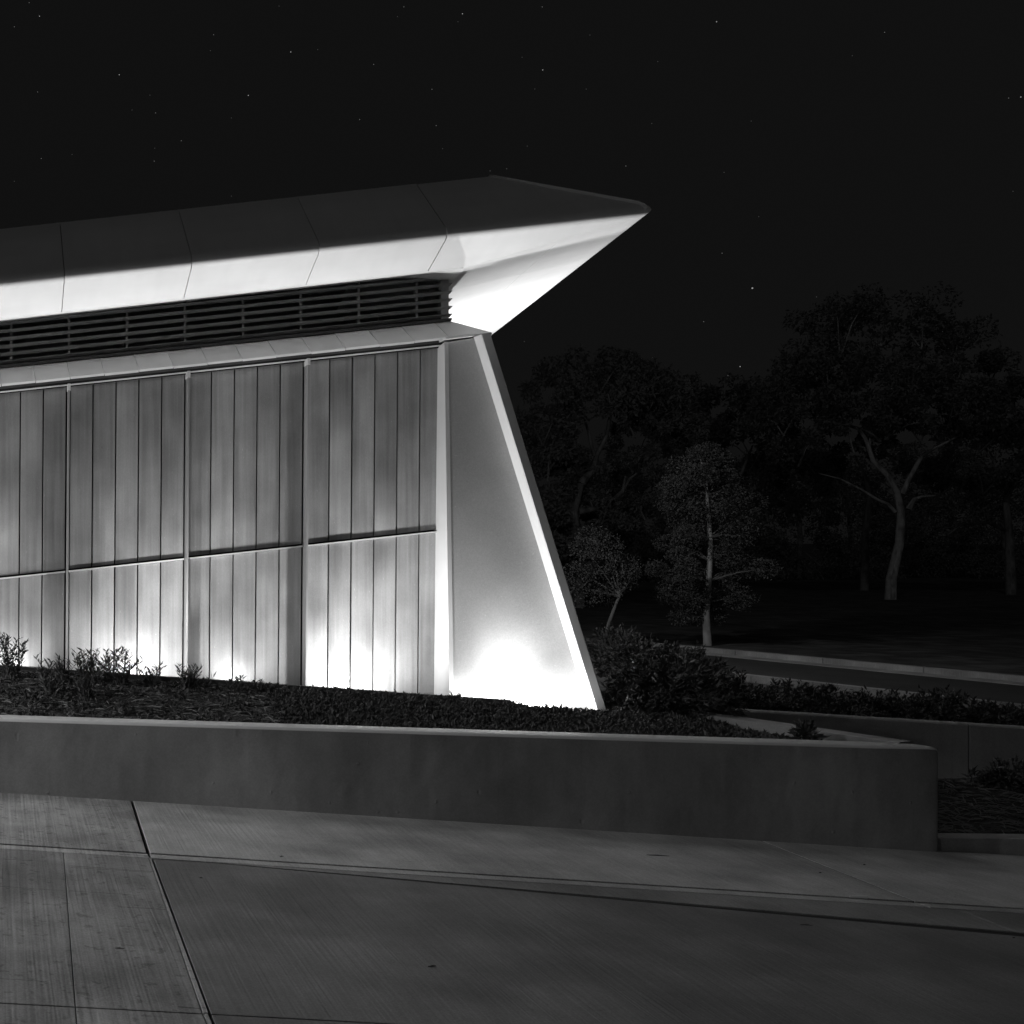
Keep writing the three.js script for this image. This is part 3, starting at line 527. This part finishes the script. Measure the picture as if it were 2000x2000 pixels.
// tall weeds standing in the bed against the bright wall
function weed(u, v, d, h, spread, stems, label, seed, leafLen = 0.05, tone = 1) {
  const r = rngOf(seed), o = tag(group('weed_plant'), label, 'weed', 'weeds growing in the planter bed'), b = at(u, v, d); b.y = soilY(b.x, d) - 0.01;
  const list = [], st = [];
  for (let i = 0; i < stems; i++) {
    const a = r() * 6.28, lean = spread * (0.4 + 1.3 * r()), hh = h * (0.55 + 0.45 * r()), p0 = V(b.x + (r() - 0.5) * spread * 1.1, b.y, b.z + (r() - 0.5) * spread * 0.6);
    const top = p0.clone().add(V(Math.cos(a) * lean, hh, Math.sin(a) * lean * 0.6)), mid = p0.clone().lerp(top, 0.55).add(V(0, hh * 0.08, 0));
    st.push(tube([p0, mid, top], [0.004, 0.003, 0.0015], 4));
    const n = Math.round(hh / 0.012);
    for (let k = 0; k < n; k++) {
      const t = 0.06 + 0.94 * k / n, q = t < 0.55 ? p0.clone().lerp(mid, t / 0.55) : mid.clone().lerp(top, (t - 0.55) / 0.45), w = r() * 6.28;
      list.push([q, V(Math.cos(w), 0.5 + 0.9 * r(), Math.sin(w)).normalize(), leafLen * (0.6 + 0.9 * r()) * (1.2 - 0.4 * t), leafLen * 0.10, r() * 3]);
    }
  }
  mesh('foliage', leaves(list), M.leaf[tone], o); mesh('stems', st, M.stem, o);
  return rebase(o, b);
}
const weeds = [
  [25, 1345, 10.95, 0.46, 0.14, 14, 'tallest weed clump standing at the left edge of the bed'], [112, 1352, 10.9, 0.27, 0.10, 9, 'thin leaning weed before the first wall fin'],
  [172, 1352, 10.9, 0.36, 0.13, 13, 'leafy weed just right of the first wall fin'], [222, 1355, 10.92, 0.36, 0.16, 17, 'broad bushy weed before the glowing second bay'],
  [292, 1358, 10.95, 0.23, 0.09, 8, 'small upright weed right of the broad bushy weed'], [364, 1362, 10.95, 0.25, 0.10, 10, 'rounded weed at the foot of the second fin'],
  [392, 1362, 10.97, 0.21, 0.07, 6, 'slim weed right of the rounded one at the second fin'], [458, 1366, 10.98, 0.17, 0.09, 7, 'low weed before the dim third bay'],
  [505, 1368, 11.0, 0.13, 0.08, 6, 'tiny weed left of the dark shadow band'], [100, 1372, 10.6, 0.24, 0.08, 7, 'pale dry weed lower in the bed at left'],
  [165, 1374, 10.55, 0.26, 0.08, 7, 'tufted weed lower in the bed below the bushy weed'], [60, 1385, 10.3, 0.16, 0.09, 6, 'low sprawling weed near the planter wall at left']];
weeds.forEach(([u, v, d, h, s, n, l], i) => weed(u, v, d, h * 0.84, s, Math.round(n * 1.2), l, 100 + i, i > 8 ? 0.065 : 0.06, i === 9 ? 0 : 2));

// low leafy ground cover and leaf litter over the soil
function scatter(name, geo, material, count, place, label, category) {
  const im = new THREE.InstancedMesh(geo, material, count), m = new THREE.Matrix4(); im.name = named(name); im.castShadow = im.receiveShadow = true;
  for (let i = 0; i < count; i++) { const { p, q, s } = place(i); m.compose(p, q, V(s, s, s)); im.setMatrixAt(i, m); }
  im.instanceMatrix.needsUpdate = true; scene.add(im); return stuff(im, label, category);
}
const tuft = (seed, n, len) => { const r = rngOf(seed), l = []; for (let i = 0; i < n; i++) { const w = r() * 6.28; l.push([V((r() - 0.5) * 0.06, r() * 0.02, (r() - 0.5) * 0.06), V(Math.cos(w), 0.3 + 1.1 * r(), Math.sin(w)).normalize(), len * (0.6 + 0.8 * r()), len * 0.2, r() * 3]); } return leaves(l); };
const spin = r => new THREE.Quaternion().setFromEuler(new THREE.Euler((r() - 0.5) * 0.5, r() * 6.28, (r() - 0.5) * 0.5));
{
  const r = rngOf(31), bedSpot = (x0, x1) => { const x = lerp(x0, x1, r()), d = lerp(9.9, Math.min(bedBack(x) - 0.03, 12.6), r()); return W(x, soilY(x, d) + rough(x, d), d); };
  scatter('ground_cover', tuft(1, 14, 0.03), M.leaf[2], 5200, () => ({ p: bedSpot(2.2, 6.5), q: spin(r), s: 0.6 + 0.9 * r() }), 'low dark ground cover on the right of the planter bed', 'ground cover');
  scatter('ground_cover', tuft(2, 9, 0.032), M.leaf[2], 1500, () => ({ p: bedSpot(-3, 4.2), q: spin(r), s: 0.5 + 0.8 * r() }), 'sparse low weeds on the mulch at left', 'ground cover');
  const straw = loft([[V(-0.05, 0, 0.002), V(-0.05, 0.003, 0), V(-0.05, 0, -0.002)], [V(0.0, 0.006, 0.004), V(0.0, 0.01, 0), V(0.0, 0.005, -0.004)], [V(0.05, 0, 0.0015), V(0.05, 0.002, 0), V(0.05, 0, -0.0015)]], { crease: 0 });
  scatter('leaf_litter', straw, M.chip[0], 2800, () => ({ p: bedSpot(-3, 4.6).add(V(0, 0.006, 0)), q: spin(r), s: 0.4 + 0.9 * r() }), 'pale straw and bark chips lying on the mulch', 'leaf litter');
  scatter('bark_chips', straw, M.chip[2], 5200, () => ({ p: bedSpot(-3, 6.4).add(V(0, 0.005, 0)), q: spin(r), s: 0.5 + 1.1 * r() }), 'dark bark chips covering the planter bed', 'bark chips');
  const ms = () => { const x = lerp(6.5, 10, r()), d = lerp(9.9, 11.72, r()); return W(x, -0.36 - 0.012 * (x - 6.9) + 0.09 * smooth(10, 11.7, d) + rough(x, d) + 0.006, d); };
  scatter('bark_chips', straw, M.chip[1], 2400, () => ({ p: ms(), q: spin(r), s: 0.5 + 1.0 * r() }), 'bark chips on the mulch beside the low kerb', 'bark chips');
}

// shrubs: a dome of leafy shoots
function shrub(u, v, d, wid, hgt, n, label, seed, tone, grp, len = 0.06) {
  const r = rngOf(seed), o = tag(group('shrub'), label, 'shrub', grp), b = at(u, v, d), list = [], st = [];
  const shoots = Math.round(n / 26);
  for (let i = 0; i < shoots; i++) {
    const a = r() * 6.28, e = Math.acos(1 - r() * 0.98), k = 0.72 + 0.38 * r(), dir = V(Math.cos(a) * Math.sin(e), Math.cos(e), Math.sin(a) * Math.sin(e));
    const tip = b.clone().add(V(dir.x * wid / 2 * k, dir.y * hgt * k, dir.z * wid / 2 * k)), from = b.clone().lerp(tip, 0.12 * r());
    if (i % 3 === 0) st.push(tube([from, from.clone().lerp(tip, 0.5).add(V(0, hgt * 0.06, 0)), tip], [0.006, 0.004, 0.0015], 4));
    for (let j = 0; j < 26; j++) {
      const t = 1 - 0.75 * r() * r() * 1.0 - 0.1 * r(), p = from.clone().lerp(tip, t).add(ball(r).multiplyScalar(0.035));
      list.push([p, dir.clone().multiplyScalar(0.7).add(ball(r)).normalize(), len * (0.6 + 0.8 * r()), len * 0.17, r() * 3]);
    }
  }
  mesh('foliage', leaves(list), M.leaf[tone], o); mesh('stems', st, M.stem, o);
  return rebase(o, b);
}
const gA = 'shrubs crowded at the end of the building';
[[1318, 1392, 11.6, 1.05, 0.60, 5200, 'largest dark shrub in front of the return wall', 1], [1246, 1388, 12.0, 0.62, 0.44, 2400, 'open leafy shrub beside the foot of the raked post', 1],
 [1196, 1300, 14.5, 0.66, 0.42, 1900, 'tall grassy shrub behind the raked post', 0], [1240, 1325, 13.8, 0.85, 0.50, 2800, 'upper shrub behind the largest dark shrub', 0],
 [1330, 1330, 14.2, 0.75, 0.38, 2000, 'shrub at the far right of the upper clump', 1], [1250, 1400, 11.3, 0.5, 0.26, 1400, 'low shrub before the largest dark shrub', 2],
 [1400, 1395, 12.4, 0.55, 0.50, 1900, 'shrub rising behind the start of the return wall', 2], [1575, 1447, 10.2, 0.18, 0.13, 260, 'small bush against the inner face of the return wall', 2]]
  .forEach(([u, v, d, w, h, n, l, t], i) => shrub(u, v, d, w, h, n, l, 300 + i, t, gA));
const gB = 'hedge shrubs above the retaining wall';
[[1450, 1398, 12.5, 0.80, 0.52, 'tallest hedge shrub beside the return wall'], [1530, 1396, 12.4, 0.75, 0.42, 'pale stemmed hedge shrub second from the return wall'], [1610, 1400, 12.4, 0.75, 0.38, 'hedge shrub third from the return wall'],
 [1690, 1404, 12.4, 0.75, 0.34, 'hedge shrub in the middle of the hedge'], [1765, 1408, 12.4, 0.7, 0.31, 'hedge shrub left of the tall dark bump'], [1835, 1412, 12.3, 0.62, 0.40, 'dark bumped hedge shrub near the right of the hedge'],
 [1905, 1416, 12.3, 0.7, 0.27, 'low hedge shrub right of the dark bump'], [1975, 1420, 12.3, 0.75, 0.27, 'rightmost hedge shrub cut by the picture edge'], [2060, 1424, 12.3, 0.75, 0.3, 'hedge shrub beyond the right picture edge']]
  .forEach(([u, v, d, w, h, l], i) => shrub(u, v, d, w, h * 0.78, 1700, l, 340 + i, i === 1 ? 1 : 2, gB, 0.05));
[[1905, 1545, 11.45, 0.14, 0.16, 160, 'small plant at the joint of the retaining wall'], [1975, 1545, 11.3, 0.45, 0.26, 900, 'spiky plant on the mulch at the right edge']].forEach(([u, v, d, w, h, n, l], i) => shrub(u, v, d, w, h, n, l, 380 + i, 2, 'plants below the retaining wall'));

// ------------------------------------------------------------------ trees
function limb(pts, r0, r1, sides = 8) { return tube(pts, pts.map((_, i) => lerp(r0, r1, i / (pts.length - 1))), sides); }
function clumpLeaves(list, r, c, rad, n, len, flat = 0.75) {
  for (let i = 0; i < n; i++) { const q = ball(r), k = 0.55 + 0.45 * Math.sqrt(q.length()); q.normalize().multiplyScalar(rad * k * (0.75 + 0.35 * r())); q.y *= flat; list.push([c.clone().add(q), ball(r).add(V(0, -0.25, 0)).normalize(), len * (0.6 + 0.8 * r()), len * 0.26, r() * 3]); }
}
{ // young street tree
  const r = rngOf(51), d = 37, k = d / F, o = tag(group('young_tree'), 'young layered street tree with pale straight trunk beside the road', 'tree');
  const q = (u, v, dd = 0) => { const p = at(u, v, d); p.z -= dd; return p; };
  const base = q(1382, 1262), br = [], list = [];
  mesh('trunk', limb([base, q(1379, 1200), q(1385, 1130), q(1388, 1060), q(1382, 985), q(1379, 930), q(1366, 890)], 0.115, 0.012, 9), M.barkPale, o);
  const tiers = [[1190, 48, 9, 24], [1150, 84, 15, 32], [1110, 92, 15, 34], [1068, 80, 13, 32], [1025, 62, 12, 32], [980, 78, 14, 34], [940, 70, 13, 32], [905, 48, 11, 28], [880, 26, 8, 24]];
  tiers.forEach(([v, reach, n, rad]) => { for (let i = 0; i < n; i++) {
    const a = i / n * 6.28 + r() * 1.1, l = reach * (0.35 + 0.75 * r()) * k, rise = (4 + 34 * r()) * k, s = q(1383, v + 26), e = s.clone().add(V(Math.cos(a) * l, rise, Math.sin(a) * l));
    if (Math.abs(e.x - s.x) < 0.30 && e.z > s.z) continue;
    br.push(limb([s, s.clone().lerp(e, 0.5).add(V(0, 0.06, 0)), e], 0.022, 0.005, 4));
    clumpLeaves(list, r, e, rad * k * (0.6 + 0.5 * r()), 430, 0.07); if (r() > 0.4 && Math.abs(e.x - s.x) > 0.7) clumpLeaves(list, r, s.clone().lerp(e, 0.65), rad * k * 0.55, 80, 0.07);
  } });
  mesh('branches', br, M.bark, o); mesh('crown', leaves(list), M.leaf[1], o); rebase(o, base);
}
{ // small leaning tree partly behind the shrubs
  const r = rngOf(52), d = 36, k = d / F, o = tag(group('small_tree'), 'small dark rounded tree with thin leaning trunk behind the shrubs', 'tree');
  const q = (u, v) => at(u, v, d), base = q(1178, 1262), br = [], list = [];
  mesh('trunk', limb([base, q(1190, 1215), q(1205, 1175), q(1222, 1140), q(1215, 1100)], 0.06, 0.015, 7), M.bark, o);
  for (const [u, v, rad] of [[1170, 1050, 34], [1140, 1070, 30], [1195, 1065, 34], [1160, 1100, 38], [1215, 1105, 34], [1130, 1120, 32], [1185, 1135, 40], [1225, 1140, 30], [1150, 1160, 34], [1205, 1165, 28], [1245, 1118, 22], [1120, 1150, 22]]) {
    const c = q(u, v); c.z += (r() - 0.5) * 1.2; br.push(limb([q(1210, 1165), q(lerp(1210, u, 0.5), lerp(1165, v, 0.5) - 4), c], 0.025, 0.006, 4)); clumpLeaves(list, r, c, rad * k, 420, 0.07);
  }
  mesh('branches', br, M.bark, o); mesh('crown', leaves(list), M.leaf[1], o); rebase(o, base);
}
function gum(name, label, d, trunk, limbs, clumps, seed, bark, n = 190, r0 = 0.27) {
  const r = rngOf(seed), k = d / F, o = tag(group(name), label, 'tree', 'dark gum trees in the background'), q = (u, v, dd = 0) => { const p = at(u, v, d); p.z += dd; return p; };
  const base = q(trunk[0][0], trunk[0][1]); base.y = -1.12;
  mesh('trunk', limb([base, ...trunk.slice(1).map(([u, v]) => q(u, v))], r0, r0 * 0.55, 10), bark, o);
  for (const [pts, a, b] of limbs) mesh('limb', limb(pts.map(([u, v, z]) => q(u, v, z || 0)), a, b, 7), bark, o);
  const list = [], tw = [];
  for (const [u, v, rad, dz] of clumps) {
    for (let i = 0; i < 6; i++) { const c = q(u, v, dz ?? (r() - 0.5) * 5), j = ball(r).multiplyScalar(rad * k * 0.8); j.y *= 0.95; c.add(j); clumpLeaves(list, r, c, rad * k * (0.3 + 0.3 * r()), n, 0.22, 0.9); if (i < 2) tw.push(limb([q(u, v + rad * 0.9), c.clone().lerp(q(u, v + rad * 0.5), 0.5), c], 0.05, 0.012, 4)); }
  }
  stuff(mesh('twigs', tw, bark, o)); mesh('crown', leaves(list), M.leafDark, o); return rebase(o, base);
}
gum('gum_tree', 'tall spreading gum tree with pale forked trunk at right', 66, [[1739, 1170], [1741, 1130], [1757, 1060], [1760, 1000], [1752, 960]], [
  [[[1752, 962], [1735, 930], [1705, 900], [1692, 860], [1678, 838], [1650, 828], [1612, 812], [1597, 800]], 0.15, 0.03], [[[1762, 965], [1776, 935], [1792, 905], [1802, 890], [1825, 876], [1860, 858], [1885, 845]], 0.13, 0.03],
  [[[1748, 1000], [1735, 985], [1712, 975], [1680, 955], [1640, 935], [1600, 925]], 0.1, 0.03], [[[1774, 995], [1786, 975], [1800, 970], [1826, 968]], 0.14, 0.03], [[[1650, 828], [1660, 850], [1664, 872], [1669, 886]], 0.06, 0.025], [[[1720, 862], [1700, 845], [1680, 836]], 0.08, 0.03], [[[1731, 860], [1733, 838]], 0.13, 0.09]],
  [[1640, 640, 70], [1720, 610, 75], [1800, 620, 70], [1860, 660, 60], [1560, 700, 60], [1620, 720, 70], [1700, 700, 75], [1780, 710, 75], [1860, 730, 60], [1540, 760, 50], [1600, 780, 50], [1680, 770, 55], [1770, 780, 60], [1850, 790, 55], [1900, 800, 45], [1530, 810, 45], [1560, 870, 45], [1910, 850, 40], [1660, 815, 40], [1730, 815, 45], [1800, 825, 45], [1605, 825, 38], [1860, 835, 36], [1700, 850, 30]], 61, M.barkPale);
gum('gum_tree', 'broad dark gum tree with gaps in its crown behind the raked post', 58, [[1130, 1180], [1128, 1080], [1120, 1000], [1135, 945]], [
  [[[1135, 945], [1160, 910], [1165, 890]], 0.2, 0.1], [[[1165, 890], [1185, 850], [1194, 800], [1188, 770]], 0.11, 0.04], [[[1120, 1000], [1100, 965], [1082, 960]], 0.12, 0.04], [[[1215, 960], [1230, 935], [1250, 920]], 0.09, 0.03], [[[1130, 1000], [1180, 990], [1216, 960], [1222, 930]], 0.14, 0.05], [[[1142, 820], [1150, 845], [1160, 890]], 0.04, 0.08]],
  [[1110, 730, 50], [1170, 720, 55], [1230, 730, 50], [1280, 760, 42], [1090, 780, 50], [1150, 780, 45], [1210, 775, 45], [1270, 800, 40], [1060, 830, 45], [1105, 850, 38], [1240, 830, 28], [1300, 800, 36], [1320, 830, 35], [1070, 900, 45], [1130, 900, 28], [1090, 960, 45], [1060, 990, 50], [1160, 970, 28], [1240, 890, 22], [1130, 1030, 50], [1190, 1010, 35], [1260, 985, 35], [1050, 1060, 50], [1120, 1090, 45]], 62, M.bark);
gum('gum_tree', 'low dark gum tree between the two taller crowns', 74, [[1420, 1160], [1418, 1060], [1425, 980]], [[[[1425, 980], [1400, 920], [1380, 870]], 0.14, 0.04], [[[1425, 980], [1450, 920], [1470, 870]], 0.14, 0.04]],
  [[1340, 805, 40], [1390, 790, 42], [1440, 790, 45], [1490, 800, 42], [1350, 860, 45], [1410, 850, 45], [1470, 860, 45], [1330, 920, 45], [1400, 920, 45], [1470, 930, 45], [1510, 900, 40], [1330, 980, 45], [1420, 990, 45], [1500, 980, 45]], 63, M.bark);
gum('gum_tree', 'dark gum tree cut by the right picture edge', 72, [[1975, 1165], [1972, 1060], [1965, 980]], [[[[1965, 980], [1985, 900], [2010, 850]], 0.16, 0.05], [[[1972, 1040], [1930, 1020], [1880, 1024], [1850, 1045]], 0.11, 0.05], [[[1900, 1024], [1901, 1000], [1917, 980]], 0.04, 0.02]],
  [[1930, 720, 45], [1985, 735, 45], [2040, 720, 50], [1950, 790, 50], [2010, 800, 50], [1940, 860, 45], [2000, 870, 55], [1960, 930, 45], [2030, 930, 50], [1920, 930, 40]], 64, M.bark);
gum('gum_tree', 'slender gum tree behind the forked gum', 78, [[1688, 1160], [1690, 1050], [1698, 970]], [[[[1698, 970], [1690, 930], [1670, 890]], 0.14, 0.05]], [[1600, 900, 45], [1650, 910, 45], [1560, 940, 45], [1840, 920, 45], [1800, 900, 40]], 65, M.bark, 240, 0.24);
for (const [u, v, h, w, label, sd] of [[1010, 1140, 330, 95, 'dark distant tree close beside the building', 71], [1290, 1140, 330, 90, 'dark distant tree behind the young tree', 72], [1560, 1138, 300, 85, 'dark distant tree left of the forked gum', 73], [1660, 1138, 250, 85, 'dark distant tree behind the forked gum trunk', 74], [1860, 1138, 280, 95, 'dark distant tree right of the forked gum', 75], [1190, 1140, 240, 90, 'dark distant tree seen through the gaps of the broad gum', 76], [1420, 1138, 240, 95, 'dark distant tree below the low gum crown', 77], [1960, 1138, 220, 90, 'dark distant tree at the right edge', 78], [1760, 1138, 200, 90, 'dark distant tree low behind the gum trunk', 79]])
  gum('distant_tree', label, 95 + (sd % 4) * 4, [[u, v], [u + 3, v - h * 0.3], [u - 4, v - h * 0.6]], [], [[u - w * 0.5, v - h * 0.85, w * 0.5], [u + w * 0.5, v - h * 0.8, w * 0.5], [u, v - h * 0.92, w * 0.5], [u - w * 0.6, v - h * 0.55, w * 0.6], [u + w * 0.6, v - h * 0.5, w * 0.6], [u, v - h * 0.6, w * 0.6], [u - w * 0.5, v - h * 0.28, w * 0.6], [u + w * 0.5, v - h * 0.26, w * 0.6], [u - w * 0.2, v - h * 0.12, w * 0.7], [u + w * 0.7, v - h * 0.1, w * 0.6]], sd, M.bark, 200, 0.22);

// ------------------------------------------------------------------ stars
{
  const sky = structure(group('sky'), 'black night sky with scattered stars', 'sky'), geo = new THREE.IcosahedronGeometry(1, 1);
  const mats = [0.32, 0.12, 0.05].map(e => { const m = new THREE.MeshStandardMaterial({ color: 0x000000 }); m.emissive.setRGB(1, 1, 1); m.emissiveIntensity = e; return m; });
  const a = [[110, 10, 1], [149, 61, 0], [54, 101, 1], [806, 131, 1], [794, 191, 2], [1053, 23, 2], [1097, 196, 0], [1199, 187, 2], [1410, 243, 1], [1524, 26, 1], [1500, 63, 2], [1745, 52, 0], [1728, 82, 2], [450, 282, 0], [142, 347, 1], [566, 359, 2], [937, 360, 0], [498, 415, 2], [587, 426, 1], [873, 445, 2], [1357, 451, 1], [1630, 337, 1], [1646, 474, 1], [1670, 561, 2], [684, 531, 1], [584, 559, 2], [582, 608, 1], [156, 598, 1], [272, 583, 2], [54, 684, 2], [873, 740, 2], [1850, 645, 2], [1912, 636, 2]].map(([x, y, k]) => [x / 1.932, y / 1.932, k]);
  const b = [[655, 72, 2], [996, 64, 2], [566, 218, 1], [903, 240, 2], [1022, 392, 2], [896, 517, 1], [1000, 637, -1], [1220, 667, 2], [833, 752, 1], [958, 906, 0], [916, 937, 1], [228, 150, 2], [157, 228, 2], [100, 235, 2], [1894, 305, 2], [218, 820, 2]].map(([x, y, k]) => [900 + x / 1.756, 200 + y / 1.756, k]);
  const c = [[1352, 41, 0], [1241, 116, 2], [1113, 66, 2], [1669, 61, 1], [1608, 105, 2], [1903, 185, 1], [1926, 183, 0], [1023, 13, 1], [1024, 132, 0], [1009, 168, 2], [1106, 168, 2], [985, 108, 2]].map(([x, y, k]) => [x * 1.0352, y * 1.0352, k]);
  for (const [u, v, k] of [...a, ...b, ...c]) { const s = mesh('star', geo, mats[Math.max(k, 0)], sky); s.castShadow = s.receiveShadow = false; s.position.copy(at(u, v, 700)); s.scale.setScalar((k < 0 ? 1.35 : k === 0 ? 0.85 : 0.75) * 700 / 2400); }
}
renderer.render(scene, camera);
